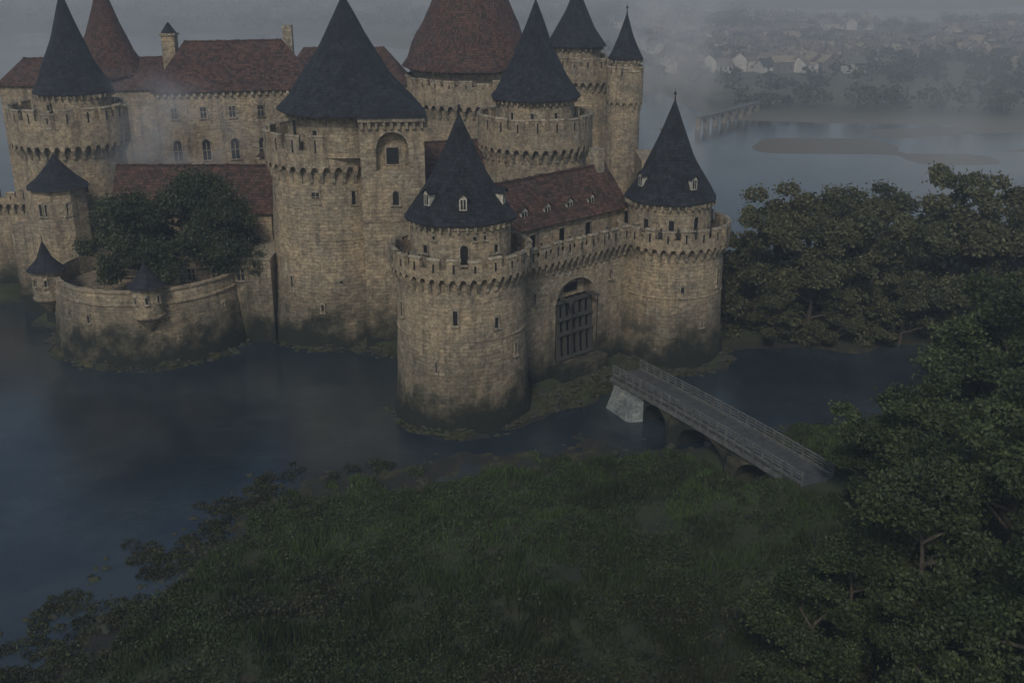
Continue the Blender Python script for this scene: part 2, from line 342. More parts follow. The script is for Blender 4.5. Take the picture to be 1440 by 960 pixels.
tower('red_roof_tower',-64,176,5.2,5,22,25.5,26.3,5.6,4.7,27.6,42,5.9,mat=TILE,pm=2.0,frac=.7,unit=1.1,ccx=-63)

mb=MB()
lathe(mb,-57.8,138,[(4,-1),(3.6,4),(3.4,17.6),(3.6,17.7),(3.6,18.1)],8,STONE,smooth=False)
lathe(mb,-57.8,138,[(3.6,17.9),(4.0,17.8),(2.6,18.9),(1.2,20.4),(.05,21.9)],8,SLATE,smooth=False)
for d in (-112,-97,-52): rwin(mb,-57.8,138,3.25,d,14.6,.45,1.5)
rwin(mb,-57.8,138,3.4,-97,8,.4,1.2)
mb.obj('octagonal_turret',castle)
mb=MB(); BC=(-45,132)
prof=[(12.4,-2),(12.2,1),(11.7,5),(11.5,7.3),(11.65,7.4),(11.65,7.6),(11.5,7.7),(11.4,8.9),(11.55,8.95),(11.55,9.15),(10.9,9.2),(10.9,6.8),(0,6.9)]
lathe(mb,*BC,prof[:4],96,STONE,wob=.01); lathe(mb,*BC,prof[3:7],96,STONE,wob=.01); lathe(mb,*BC,prof[6:8],96,STONE,wob=.01); lathe(mb,*BC,prof[7:11],96,STONE,wob=.01); lathe(mb,*BC,prof[10:],96,STONE)
for (bx_,by_,r,zt) in ((-42.0,120.6,1.75,12.6),(-56.2,127.4,1.8,13.4)):
    lathe(mb,bx_,by_,[(.2,4.4),(.8,5.2),(1.3,5.8),(r,6.3),(r+.12,6.35),(r+.12,6.6),(r,6.65),(r-.05,9.9),(r+.15,10.0)],24,STONE)
    lathe(mb,bx_,by_,[(r,9.95),(r+.45,9.9),(r*.5,11.3),(.05,zt)],24,SLATE)
    lathe(mb,bx_,by_,[(.06,zt-.1),(.03,zt+.7),(0,zt+.8)],6,IRON)
    for d in (-120,-75,-30): rwin(mb,bx_,by_,r-.03,d,8.2,.3,.8,fw=.1)
for d in (-155,-128,-112,-70,-45,-30): rwin(mb,*BC,11.6,d,4.5 if d%2 else 5.2,.3,.9,fw=.12)
mb.obj('bastion',castle)

def house(mb,c,ang,L,W,z0,ze,zr,roof=TILE,hip=0,wall=STONE,over=.5):
    a=rad(ang); ax=(math.cos(a),math.sin(a)); n=(-ax[1],ax[0])
    def pt(u,v,z): return (c[0]+ax[0]*u+n[0]*v,c[1]+ax[1]*u+n[1]*v,z)
    box(mb,c,ax,L,W,z0,ze,wall)
    l=L/2+over;w=W/2+over; zr_=zr; zo=ze-.25
    r=L/2+over-hip
    def rq(p):
        P=[Vector(x) for x in p]; e=(P[1]-P[0]).normalized(); nn=(P[1]-P[0]).cross(P[2]-P[0]).normalized(); g=nn.cross(e)
        mb.face(p,roof,[((q-P[0]).dot(e),(q-P[0]).dot(g)) for q in P])
    rq([pt(-l,-w,zo),pt(l,-w,zo),pt(r,0,zr),pt(-r,0,zr)]); rq([pt(l,w,zo),pt(-l,w,zo),pt(-r,0,zr),pt(r,0,zr)])
    if hip>0:
        rq([pt(l,-w,zo),pt(l,w,zo),pt(r,0,zr)]); rq([pt(-l,w,zo),pt(-l,-w,zo),pt(-r,0,zr)])
    else:
        for s in (-1,1):
            mb.face([pt(s*L/2,-W/2,ze),pt(s*L/2,W/2,ze),pt(s*L/2,0,zr-.35)],wall)
    mb.face([pt(-l,-w,zo-.02),pt(-l,w,zo-.02),pt(l,w,zo-.02),pt(l,-w,zo-.02)],WOOD)
    k=int(2*r/.5)
    for i in range(k):
        u=-r+(i+.5)*2*r/k; p=pt(u,0,0); box(mb,p[:2],ax,.42,.34,zr-.12,zr+.12+random.uniform(-.05,.04),roof)
    return pt,a
mb=MB()
pt,a=house(mb,(-40.8,166),14,23,13,5,27.2,33.4,hip=5)
for u in (-9,-5,-1,3,7):
    p=pt(u,-6.5,0); window(mb,p[0],p[1],a-math.pi/2,17.3,1.1,2.4,arch=True,mull=True); window(mb,p[0],p[1],a-math.pi/2,23.3,.8,1.5,mull=True)
    window(mb,p[0],p[1],a-math.pi/2,12,.8,1.5)
for v in (-3,2):
    p=pt(-11.5,v,0); window(mb,p[0],p[1],a+math.pi,19,.9,2.0,arch=True); window(mb,p[0],p[1],a+math.pi,24,.6,1.2)
for i in range(23):
    p=pt(-11+i,-6.65,0); box(mb,p[:2],(math.cos(a),math.sin(a)),.4,.4,26.3,26.95,TRIM)
p=pt(-9,1.5,0); box(mb,p[:2],(1,0),1.9,1.9,27,34.2,STONE); box(mb,p[:2],(1,0),2.3,2.3,34.2,34.5,TRIM); lathe(mb,p[0],p[1],[(1.2,34.5),(.1,36)],4,SLATE,smooth=False)
p=pt(8,2,0); box(mb,p[:2],(1,0),1.4,1.1,29,35.3,TRIM)
mb.obj('great_hall',castle)
mb=MB(); house(mb,(-55,177),8,20,12,5,26.0,30,hip=4); house(mb,(-72,173),0,11,8,5,26.8,30.2,hip=3)
house(mb,(-27,182),5,20,12,5,26,31,hip=4); mb.obj('rear_lodging',castle)
mb=MB(); pt,a=house(mb,(-40.8,141.5),0,20,8,5,14.6,19.8,hip=0)
for u in (-8,-4,0,4,8): p=pt(u,-4,0); window(mb,p[0],p[1],a-math.pi/2,9.6,.8,1.6,mull=True)
box(mb,(-35.5,133.6),(1,0),12,9,-1,10.6,STONE); box(mb,(-35.5,133.6),(1,0),12.3,9.3,10.6,10.85,TRIM)
for u in (-39.2,-36.2,-33.2): window(mb,u,129.1,-math.pi/2,8.0,.9,1.5,mull=True)
mb.obj('low_range',castle)
d=(.735,.677); nin=(-.677,.735)
mb=MB(); gc=(8.0-.677*7.2-1.2*d[0],117-1.2*d[1]+.735*7.2)
pt,a=house(mb,gc,math.degrees(math.atan2(.677,.735)),23,7.5,4,18.0,22.3,hip=0)
for i,u in enumerate((-7.6,-4.1,-.6,2.9,6.4)):
    p=pt(u,-3.1,0); dormer(mb,p[0],p[1],a-math.pi/2,18.6,.95,1.0,1.6,roof=TILE)
for u in (-8,-3.5,1,5.2): p=pt(u,-3.75,0); window(mb,p[0],p[1],a-math.pi/2,15.5,.9,1.5)
box(mb,pt(10.5,0,0)[:2],d,1.1,1.5,20,24.2,TRIM)
mb.obj('gate_range',castle)
mb=MB(); lathe(mb,7.5,134,[(2.6,4),(2.5,17.5),(2.9,17.6),(.05,21)],20,SLATE); box(mb,(19.8,150),(0,1),9,5,5,19.5,STONE); box(mb,(20.5,146.5),(0,1),1.2,1.2,19,23.4,TRIM); box(mb,(20.5,146.5),(0,1),1.5,1.5,23.4,23.7,TRIM)
house(mb,(-8,150),20,18,9,4,17,21.5,hip=3); house(mb,(-28,156),80,18,9,4,20,24.5,hip=3)
mb.obj('courtyard_buildings',castle)

# gate curtain wall
mb=MB(); p0=(.5,110.1); p1=(15.0,123.4)
P,L=lineP(p0,p1)
def wb(s0,s1,o0,o1,zb0,zb1,zt0,zt1,mat):
    a,b,c,e=P(s0,o1),P(s1,o1),P(s1,o0),P(s0,o0)
    hexa(mb,[(*a,zb0),(*b,zb1),(*c,zb1),(*e,zb0)],[(*a,zt0),(*b,zt1),(*c,zt1),(*e,zt0)],mat)
GS=8.9; GW=3.1
wb(0,GS-GW,-3,0,-2,-2,15,15,STONE); wb(GS+GW,L,-3,0,-2,-2,15,15,STONE); wb(GS-GW,GS+GW,-3,-.9,-2,-2,15,15,STONE); wb(GS-GW,GS+GW,-.9,0,-2,-2,3.0,3.0,STONE)
xs=np.linspace(-GW,GW,17)
for i in range(16):
    za=9.7+2.5*math.sqrt(max(0,1-(xs[i]/GW)**2)); zb=9.7+2.5*math.sqrt(max(0,1-(xs[i+1]/GW)**2))
    wb(GS+xs[i],GS+xs[i+1],-.9,0,za,zb,15,15,STONE)
    k=1.1
    a,b=GS+xs[i],GS+xs[i+1]; a2,b2=GS+xs[i]*k,GS+xs[i+1]*k
    lo=[(*P(a,.07),za),(*P(b,.07),zb),(*P(b,-.02),zb),(*P(a,-.02),za)]; hi=[(*P(a2,.07),9.7+(za-9.7)*k),(*P(b2,.07),9.7+(zb-9.7)*k),(*P(b2,-.02),9.7+(zb-9.7)*k),(*P(a2,-.02),9.7+(za-9.7)*k)]
    hexa(mb,lo,hi,TRIM)
wb(GS-1.0,GS+1.0,-.95,-.80,10.5,10.5,11.4,11.4,DARK)
gw=2.75
def gb(s0,s1,oa,ob,z0,z1,mat):
    k=lambda z:(10-z)*.07
    a,b,c,e=P(s0,ob+k(z0)),P(s1,ob+k(z0)),P(s1,oa+k(z0)),P(s0,oa+k(z0)); a2,b2,c2,e2=P(s0,ob+k(z1)),P(s1,ob+k(z1)),P(s1,oa+k(z1)),P(s0,oa+k(z1))
    hexa(mb,[(*a,z0),(*b,z0),(*c,z0),(*e,z0)],[(*a2,z1),(*b2,z1),(*c2,z1),(*e2,z1)],mat)
gb(GS-gw,GS+gw,-.85,-.75,3.0,10.0,DARK)
for i in range(6):
    s=GS-gw+.2+i*(2*gw-.4)/5; w_=.24 if i in (0,5) else .2
    gb(s-w_,s+w_,-.6,-.30,3.02,9.9,WOOD)
for z in (3.1,5.9,7.6,9.55): gb(GS-gw,GS+gw,-.298,-.12,z,z+.38,WOOD)
for s in (-1,1):
    wb(GS+s*2.0-.14,GS+s*2.0+.14,-.3,1.6,10.0,10.0,10.3,10.3,WOOD)
    wb(GS+s*2.0-.04,GS+s*2.0+.04,1.4,1.48,4.0,4.0,10.0,10.0,IRON)
wb(GS-3.6,GS+3.6,-.02,1.8,-2,-2,2.9,2.9,STONE)
parapet(mb,P,-.6,L-.2,.95,14.4,.45,15.8,16.8,.65,.45,1.9,.62,1.0)
wb(-.5,L,-3,.2,14.9,14.9,15.0,15.0,TRIM)
w=P(2.6,0); window(mb,w[0],w[1],math.atan2(-.735,.677),10.5,.25,1.2,fw=.1)
w=P(14.4,0); window(mb,w[0],w[1],math.atan2(-.735,.677),11,.25,1.0,fw=.1)
mb.obj('gate_curtain_wall',castle)
mb=MB()
def cw(p0,p1,zt,th=2.4,par=True):
    P,L=lineP(p0,p1)
    q=[P(0,0),P(L,0),P(L,-th),P(0,-th)]; hexa(mb,[(*x,-2) for x in q],[(*x,zt) for x in q],STONE)
    if par: parapet(mb,P,0,L,1.05,zt-.6,.45,zt+.8,zt+1.8,.6,.45,2.0,.62,1.0)
cw((-11,129),(-7.5,113),14.5); cw((21,130),(20.5,168),14.5)
cw((-80,150),(-66,150),13); cw((-66,141),(-60,139),12,par=False)
cw((-53,146),(-30,146),13,par=False)
lathe(mb,-20,172,[(40,-2),(39,8),(0,8.05)],96,STONE)
mb.obj('curtain_walls',castle)

# ---------------------------------------------------------------- bridge
mb=MB(); BL=33.5; bd=(.45,-.893); b0=(11.0,113.4); b1=(b0[0]+bd[0]*BL,b0[1]+bd[1]*BL)
P,_=lineP(b0,b1)
zd=lambda s: 3.05+.9*math.sin(min(1,s/38*1.3)*math.pi*.5)
HW=1.7
def bb(s0,s1,o0,o1,zb0,zb1,zt0,zt1,mat):
    a,b,c,e=P(s0,o1),P(s1,o1),P(s1,o0),P(s0,o0)
    hexa(mb,[(*a,zb0),(*b,zb1),(*c,zb1),(*e,zb0)],[(*a,zt0),(*b,zt1),(*c,zt1),(*e,zt0)],mat)
arches=[(9.0,13.2),(15.4,22.6),(24.4,31.0)]
def zlow(s):
    for a,b in arches:
        if a<s<b:
            t=(s-(a+b)/2)/((b-a)/2); return .6+(zd(s)-1.45)*math.sqrt(1-t*t)*.95
    return -2
ss=np.unique(np.concatenate([np.linspace(3.0,BL,90),np.array(arches).ravel(),np.array(arches).ravel()+.001]))
for i in range(len(ss)-1):
    a,b=float(ss[i]),float(ss[i+1])
    bb(a,b,-HW+.1,HW-.1,zlow(a),zlow(b),zd(a)-.32,zd(b)-.32,PALE if a<9.0 else STONE)
for i in range(30):
    a=2.8+i*(BL-2.8)/30;b=2.8+(i+1)*(BL-2.8)/30
    bb(a,b,-HW,HW,zd(a)-.3,zd(b)-.3,zd(a),zd(b),DECK)
for sd in (-1,1):
    o=sd*(HW+.02); npost=23; st=(BL-3.4)/npost
    for i in range(npost+1):
        s=3.2+i*st; bb(s-.07,s+.07,o-.08,o+.08,zd(s)-.35,zd(s)-.35,zd(s)+1.15,zd(s)+1.15,RAIL)
        if i==npost: break
        t=s+st
        bb(s+.075,t-.075,o-.07,o+.07,zd(s)+.004,zd(t)+.004,zd(s)+.26,zd(t)+.26,RAIL)
        for h,q in ((.50,.07),(.78,.07),(1.05,.11)): bb(s+.075,t-.075,o-.05,o+.05,zd(s)+h,zd(t)+h,zd(s)+h+q,zd(t)+h+q,RAIL)
    for i in range(30):
        a=2.8+i*(BL-2.8)/30;b=2.8+(i+1)*(BL-2.8)/30
        bb(a,b,o-.12,o+.14,zd(a)-.75,zd(b)-.75,zd(a)-.36,zd(b)-.36,RAIL)
for s in (14.3,23.5):
    for sd in (-1,1):
        a,b,c=P(s-1.0,sd*1.6),P(s+1.0,sd*1.6),P(s,sd*2.8)
        q=[a,b,c]; t=[P(s-.6,sd*1.6),P(s+.6,sd*1.6),P(s,sd*1.9)]
        for i in range(3):
            j=(i+1)%3; mb.face([(*q[i],-2),(*q[j],-2),(*t[j],2.5),(*t[i],2.5)],STONE)
a=[P(3.4,1.6),P(9.0,1.6),P(8.3,4.0),P(4.2,4.0)]; t=[P(3.4,1.6),P(8.8,1.6),P(8.0,2.1),P(4.0,2.1)]
hexa(mb,[(*x,-2) for x in a][::-1],[(*x,2.2) for x in t][::-1],PALE)
mb.obj('footbridge_over_moat')

# ---------------------------------------------------------------- terrain
def vnoise(x,y,s,seed=0):
    x=x/s;y=y/s; xi=np.floor(x).astype(np.int64);yi=np.floor(y).astype(np.int64);fx=x-xi;fy=y-yi
    def h(a,b):
        n=(a*374761393+b*668265263+seed*1442695041)&0xffffffff; n=((n^(n>>13))*1274126177)&0xffffffff; return ((n^(n>>16))&0xffff)/65535.
    fx=fx*fx*(3-2*fx);fy=fy*fy*(3-2*fy)
    return (h(xi,yi)*(1-fx)+h(xi+1,yi)*fx)*(1-fy)+(h(xi,yi+1)*(1-fx)+h(xi+1,yi+1)*fx)*fy
def sst(a,b,x): t=np.clip((x-a)/(b-a),0,1); return t*t*(3-2*t)
XS=[-400,-75,-48,-38,-33,-30,-27.5,-24,-19,-10.8,-1.4,7.7,14.9,20,32,45,60,90,200,3000]
YS=[-60,0,30,52,61,68,76,83.5,89,93,94,97.5,99,100,103,107,110,112,115,200]
SH_D=[(-5.2,108.5,7.7),(18.8,125,7.3),(-22.3,135,9.2),(-14.3,130,6.0),(-45,132,12.8),(-60,150,9.0),(-58,138,4.8),(-20,172,42),(-75,152,9)]
def seg(x,y,a,b):
    dx,dy=b[0]-a[0],b[1]-a[1]; t=np.clip(((x-a[0])*dx+(y-a[1])*dy)/(dx*dx+dy*dy),0,1); return np.hypot(x-a[0]-t*dx,y-a[1]-t*dy)
def near_d(x,y): return np.interp(x,XS,YS)-y+(vnoise(x,y,7,1)-.5)*6+(vnoise(x,y,2.2,2)-.5)*3.2
def near_s(x,y):
    return near_d(x,y)*np.interp(x,[-60,-40,-28,-18,0],[.42,.42,.45,.85,1])
def H(x,y):
    n1=vnoise(x,y,3,3)-.5;n2=vnoise(x,y,1.1,4)-.5
    dn=near_s(x,y)
    hn=np.clip(dn*.09,-2.5,1.3)+sst(14,34,x)*sst(0,14,dn)*1.9+sst(4,20,dn)*(n1*1.5+n2*.6+(vnoise(x,y,11,9)-.5)*2.2)+ (n1*.5+n2*.35)*np.where(dn<=4,1,0)*np.clip(1-abs(dn)/6,0,1)
    hn=np.where(dn>3,np.maximum(hn,.35+n2*.2),hn)
    br=sst(4.5,1.5,seg(x,y,b0,(b0[0]+bd[0]*28,b0[1]+bd[1]*28))); hn=hn*(1-br)+np.minimum(hn,.7+n2*.3)*br
    e0=(b0[0]+bd[0]*33,b0[1]+bd[1]*33); e1=(b0[0]+bd[0]*46,b0[1]+bd[1]*46)
    em=sst(7,1.6,seg(x,y,e0,e1)); hn=hn*(1-em)+np.maximum(hn,3.85)*em
    d=np.full_like(x,-1e9)
    for cx,cy,r in SH_D: d=np.maximum(d,r-np.hypot(x-cx,y-cy))
    d=np.maximum(d,4.9-seg(x,y,(2,110.5),(14,122)))
    d=np.maximum(d,3.6-seg(x,y,(-11,129),(-7,113)))
    d=d+(vnoise(x,y,2.5,6)-.5)*1.9
    hc=np.clip(d*.6,-2.5,1.2)+n2*.35*sst(-2,0,d)
    dr=np.minimum(np.minimum(x-27-(vnoise(x,y,9,5)-.5)*5,y-127-(vnoise(x,y,6,7)-.5)*5),168-y+(vnoise(x,y,14,8)-.5)*12)
    hr=np.clip(dr*.25,-2.5,1.5)
    yb=np.interp(x,[-3000,-300,-100,0,40,60,120,400,3000],[640,620,600,480,380,318,300,305,320])+(vnoise(x,y,40,11)-.5)*36
    df=y-yb
    w=np.minimum(np.minimum(x-120,y-(715+(vnoise(x,y,60,12)-.5)*50)),(860+(vnoise(x,y,80,13)-.5)*60)-y)
    df=np.minimum(df,-w)
    sp=(vnoise(x,y*2.2,34,21)-.66)*26-np.abs(y-278)*.14
    sp=np.where(x>50,sp,-9)
    hf=np.clip(df*.06,-2.5,2)+sst(1100,3000,y)*140*(.3+vnoise(x,y,700,14))
    hs=np.clip(sp*.08,-2.5,.25)
    return np.maximum.reduce([hn,hc,hr,hf,hs])
def axis(lo,hi,step,mn,mx,g):
    a=list(np.arange(lo,hi,step)); s=step; v=lo
    L=[]
    while v>mn: s*=g; v-=s; L.append(v)
    s=step; v=a[-1]; R=[]
    while v<mx: s*=g; v+=s; R.append(v)
    return np.array(L[::-1]+a+R)
ax_=axis(-75,75,.6,-6000,6000,1.07); ay_=axis(40,150,.6,-600,9000,1.045)
GX,GY=np.meshgrid(ax_,ay_); GZ=H(GX.ravel(),GY.ravel())
V=np.stack([GX.ravel(),GY.ravel(),GZ],1); nx_,ny_=len(ax_),len(ay_)
I=np.arange(nx_*ny_).reshape(ny_,nx_)
F=np.stack([I[:-1,:-1],I[:-1,1:],I[1:,1:],I[1:,:-1]],-1).reshape(-1,4)
def npmesh(name,V,F,mats,smooth=False,tint=None,midx=None):
    me=bpy.data.meshes.new(name); k=F.shape[1]
    me.vertices.add(len(V)); me.vertices.foreach_set('co',V.astype(np.float32).ravel())
    me.loops.add(F.size); me.loops.foreach_set('vertex_index',F.astype(np.int32).ravel())
    me.polygons.add(len(F)); me.polygons.foreach_set('loop_start',np.arange(0,F.size,k,dtype=np.int32)); me.polygons.foreach_set('loop_total',np.full(len(F),k,dtype=np.int32))
    for m in mats: me.materials.append(m)
    if midx is not None: me.polygons.foreach_set('material_index',midx.astype(np.int32))
    me.polygons.foreach_set('use_smooth',np.full(len(F),smooth,dtype=bool) if not isinstance(smooth,np.ndarray) else smooth)
    if tint is not None:
        at=me.attributes.new('tint','FLOAT','FACE'); at.data.foreach_set('value',tint.astype(np.float32))
    me.update(calc_edges=True); me.validate(); return me
def addobj(name,me,loc=(0,0,0),rz=0,sc=1):
    o=bpy.data.objects.new(name,me); o.location=loc; o.rotation_euler=(0,0,rz); o.scale=(sc,sc,sc) if isinstance(sc,(int,float)) else sc
    scene.collection.objects.link(o); return o
m,nt,b=newmat('ground'); geo=N(nt,'ShaderNodeNewGeometry'); Pp=geo.outputs['Position']
sx=N(nt,'ShaderNodeSeparateXYZ'); nt.links.new(Pp,sx.inputs[0])
g=mix(nt,maprange(nt,noise(nt,Pp,.12,7,.7),.36,.62),(.020,.026,.012),(.044,.058,.020))
g=mix(nt,maprange(nt,noise(nt,Pp,.7,8,.75),.50,.66),g,(.040,.034,.020))
zz=mth(nt,'ADD',sx.outputs[2],mth(nt,'MULTIPLY',mth(nt,'SUBTRACT',noise(nt,Pp,.8,6,.7),.5),1.1))
mud=mix(nt,maprange(nt,noise(nt,Pp,.35,7,.75),.50,.62),(.020,.020,.015),(.070,.064,.020))
c=mix(nt,maprange(nt,zz,.15,.7),mud,g)
yy=maprange(nt,sx.outputs[1],200,240); sand=mth(nt,'MULTIPLY',yy,maprange(nt,sx.outputs[2],.3,1.4,1,0))
c=mix(nt,sand,c,(.12,.105,.075))
fld=mix(nt,maprange(nt,noise(nt,Pp,.012,4,.6),.42,.56),(.04,.05,.025),(.10,.095,.055))
c=mix(nt,mth(nt,'MULTIPLY',maprange(nt,sx.outputs[1],290,340),maprange(nt,sx.outputs[2],1.2,1.9)),c,fld)
nt.links.new(c,b.inputs['Base Color']); b.inputs['Roughness'].default_value=.95
bump(nt,b,noise(nt,Pp,2.5,9,.8),.9,.25)
addobj('ground',npmesh('ground',V,F,[m],True))
m,nt,b=newmat('water'); geo=N(nt,'ShaderNodeNewGeometry'); Pp=geo.outputs['Position']
c=mix(nt,maprange(nt,noise(nt,Pp,.05,7,.7),.42,.60),(.012,.020,.028),(.032,.043,.048))
nt.links.new(c,b.inputs['Base Color']); b.inputs['IOR'].default_value=1.45
nt.links.new(maprange(nt,noise(nt,Pp,.035,5,.6),.4,.62,.05,.18),b.inputs['Roughness'])
mp=N(nt,'ShaderNodeMapping'); mp.inputs['Scale'].default_value=(1,1.8,1); nt.links.new(Pp,mp.inputs[0])
hh=mth(nt,'ADD',noise(nt,mp.outputs[0],1.6,5,.65),mth(nt,'MULTIPLY',noise(nt,mp.outputs[0],.3,3,.5),1.5))
bump(nt,b,hh,.30,.08)
addobj('water',npmesh('water',np.array([[-6500,-600,0],[6500,-600,0],[6500,9500,0],[-6500,9500,0]],float),np.array([[0,1,2,3]]),[m]))

# ---------------------------------------------------------------- vegetation
def leaves(C,size,aspect=.55,flat_=0.0):
    n=len(C); a=rng.normal(size=(n,3)); a[:,2]*=(1-flat_); a/=np.linalg.norm(a,axis=1)[:,None]
    b=rng.normal(size=(n,3)); b[:,2]*=(1-flat_); b-=a*(a*b).sum(1)[:,None]; b/=np.linalg.norm(b,axis=1)[:,None]
    s=(size*rng.uniform(.6,1.3,n))[:,None]; a=a*s;b=b*s*aspect
    return np.stack([C-a,C-b+a*.15,C+a,C+b+a*.15],1).reshape(-1,3)
def quads(n,off=0): return np.arange(n*4).reshape(-1,4)+off
def tube(p0,p1,r0,r1,n=7):
    p0=np.array(p0,float);p1=np.array(p1,float); d=p1-p0; d/=np.linalg.norm(d); u=np.cross(d,[.3,.9,.2]); u/=np.linalg.norm(u); v=np.cross(d,u)
    t=np.arange(n)*2*np.pi/n; c=np.cos(t)[:,None]*u+np.sin(t)[:,None]*v
    V=np.concatenate([p0+c*r0,p1+c*r1]); F=np.array([[i,(i+1)%n,(i+1)%n+n,i+n] for i in range(n)]); return V,F
def cluster_pts(c,R,n,sq=.72):
    d=rng.normal(size=(n,3)); d/=np.linalg.norm(d,axis=1)[:,None]; r=R*rng.uniform(.25,1,n)**.45
    d[:,2]=np.where(d[:,2]<-.2,d[:,2]*.5,d[:,2]); p=d*r[:,None]; p[:,2]*=sq
    return np.array(c)+p
def make_tree(name,Ht,R,mat,nl=480,ls=.2,seed=0,base=.25,shape=1.0,nb=13,droop=0):
    r=random.Random(seed); VV=[];FF=[];off=0
    def T(*a):
        nonlocal off
        V,F=tube(*a); VV.append(V);FF.append(F+off); off+=len(V)
    p=np.array([0,0,-.8]); rr=Ht*.028
    k=5; pts=[p]
    for i in range(k):
        q=np.array([pts[-1][0]+r.uniform(-.3,.3),pts[-1][1]+r.uniform(-.3,.3),-.8+(Ht*.62+.8)*(i+1)/k]); T(pts[-1],q,rr*(1-.15*i),rr*(1-.15*(i+1))); pts.append(q)
    cl=[]
    for i in range(nb):
        t=r.uniform(base,1); j=min(k-1,int(t*k)); s=pts[j]+(pts[j+1]-pts[j])*(t*k-j)
        a=i*2.4+r.uniform(-.4,.4); L=R*r.uniform(.5,1.0)*(1.1-.45*t)*shape; up=(r.uniform(.25,.8)-droop)*Ht*.28
        m=s+np.array([math.cos(a)*L*.5,math.sin(a)*L*.5,up*.55]); e=s+np.array([math.cos(a)*L,math.sin(a)*L,up])
        T(s,m,rr*.45,rr*.28,5); T(m,e,rr*.28,rr*.1,5)
        for q in range(4):
            e2=m+(e-m)*r.uniform(.2,.95)+np.array([r.uniform(-1,1),r.uniform(-1,1),r.uniform(.1,1.1)])*R*.2; T(m+(e-m)*.2,e2,rr*.14,rr*.05,4); cl.append((e2,r.uniform(.10,.22)*R))
        cl.append((e,r.uniform(.13,.24)*R))
    for i in range(8): cl.append((pts[-1]+np.array([r.uniform(-1,1)*R*.4,r.uniform(-1,1)*R*.4,r.uniform(.05,.32)*Ht]),r.uniform(.12,.24)*R))
    C=[];tint=[]
    for c,Rc in cl:
        Rc=max(Rc,.6); n=int(nl*(Rc/(R*.21))**2); C.append(cluster_pts(c,Rc,n)); t=r.uniform(.0,.85); tint.append(np.clip(t+rng.normal(0,.18,n),0,1))
        n=n//5; C.append(cluster_pts(c,Rc*1.6,n)); tint.append(np.clip(t+.1+rng.normal(0,.16,n),0,1))
    C=np.concatenate(C); tint=np.concatenate(tint); LV=leaves(C,ls)
    nb_=sum(len(f) for f in FF)
    V=np.concatenate(VV+[LV]); F=np.concatenate(FF+[quads(len(C),off)])
    return npmesh(name,V,F,[M_BARK,mat],False,np.concatenate([np.zeros(nb_),tint]),np.concatenate([np.zeros(nb_),np.ones(len(C))]))
def gz(x,y): return float(H(np.array([x],float),np.array([y],float))[0])
nt_=[make_tree('broadleaf_near_%d'%i,13,6.4,M_LEAF,500,.18,seed=20+i,base=.15) for i in range(3)]
for i,(x,y,h) in enumerate([(44,92,15),(31.5,79,12),(27,63,12.5),(18.3,58.5,9.8),(35,67,14),(49,99,17),(30,53,13),(41,79,14.5),(55,105,17),(24,51,10),(37,57,14),(49,87,17),(61,112,15),(30.5,71,10.5),(15.6,53,8),(36,86,9.5),(31.5,88,5.5),(23,64,8),(28.5,80,7),(12.5,53,5)]):
    addobj('broadleaf_tree',nt_[i%3],(x,y,gz(x,y)-.1),i*1.7,h/13*random.uniform(.95,1.03))
ft=[make_tree('broadleaf_far_%d'%i,16,7,M_LEAFF,260,.27,seed=50+i,base=.10) for i in range(3)]
k=0
for (x,y,h) in [(31,133,14),(37,130,13),(43,134,16),(50,131,15),(57,135,17),(64,132,15.5),(71,136,16),(35,141,15.5),(47,143,16.5),(59,144,17.5),(69,146,17),(78,140,17),(29.5,138,12.5),(41,148,15),(54,152,15),(75,152,15),(86,148,17),(33,128.5,8),(40,127.5,7),(48,128,9),(56,128,8),(64,127,9),(72,128,10)]:
    addobj('riverside_tree',ft[k%3],(x,y,gz(x,y)-.2),k*2.1,(h/16*random.uniform(.95,1.1),h/16*random.uniform(.95,1.1),h/16*random.uniform(.9,1.12))); k+=1
ct=make_tree('courtyard_tree_mesh',11.5,8.4,M_LEAFD,520,.19,seed=91,base=.12,shape=1.1,nb=18,droop=.2)
addobj('courtyard_tree',ct,(-40.4,129.6,6.9),.6,(1.14,.8,1.27))
addobj('courtyard_tree',ct,(-46.5,131,6.9),2.6,(.75,.7,1.0)); addobj('courtyard_tree',ct,(-35.6,131,6.9),4.1,(.68,.55,1.05))
def shrub_mesh(name,cands,mat,ls,per,rmin,rmax,zk=.35,sq=.8):
    C=[];T=[]
    for x,y,z,s in cands:
        R=random.uniform(rmin,rmax)*s; n=int(per*(R/rmax)**2)+12; C.append(cluster_pts((x,y,z+R*zk),R,n,sq)); T.append(np.clip(random.uniform(.0,.75)+rng.normal(0,.15,n),0,1))
    C=np.concatenate(C);T=np.concatenate(T); return npmesh(name,leaves(C,ls),quads(len(C)),[mat],False,T)
def scatter(n,x0,x1,y0,y1):
    x=rng.uniform(x0,x1,n);y=rng.uniform(y0,y1,n); return x,y,H(x,y)
bseg=lambda x,y: seg(x,y,b0,b1)
x,y,z=scatter(8000,-45,60,48,112); d=near_s(x,y)
keep=(d>1.5)&(z>.3)&(rng.uniform(size=len(x))<.05+.9*sst(84,64,y)*sst(.32,.55,vnoise(x,y,7,35))+.35*sst(20,30,x)+.7*sst(.56,.68,vnoise(x,y,6,33)))
keep&=bseg(x,y)>3.0
cand=[(a,b_,c_,.38+.67*float(sst(78,58,b_))) for a,b_,c_ in zip(x[keep],y[keep],z[keep])]
addobj('shrubs',shrub_mesh('shrubs',cand,M_SCRUB,.13,260,.6,1.7))
x,y,z=scatter(11000,-36,40,55,104); d=near_s(x,y)
keep=(d>.8)&(z>.25)&(vnoise(x,y,3.2,71)*.6+vnoise(x,y,9,72)*.5>.54)&(bseg(x,y)>2.6)
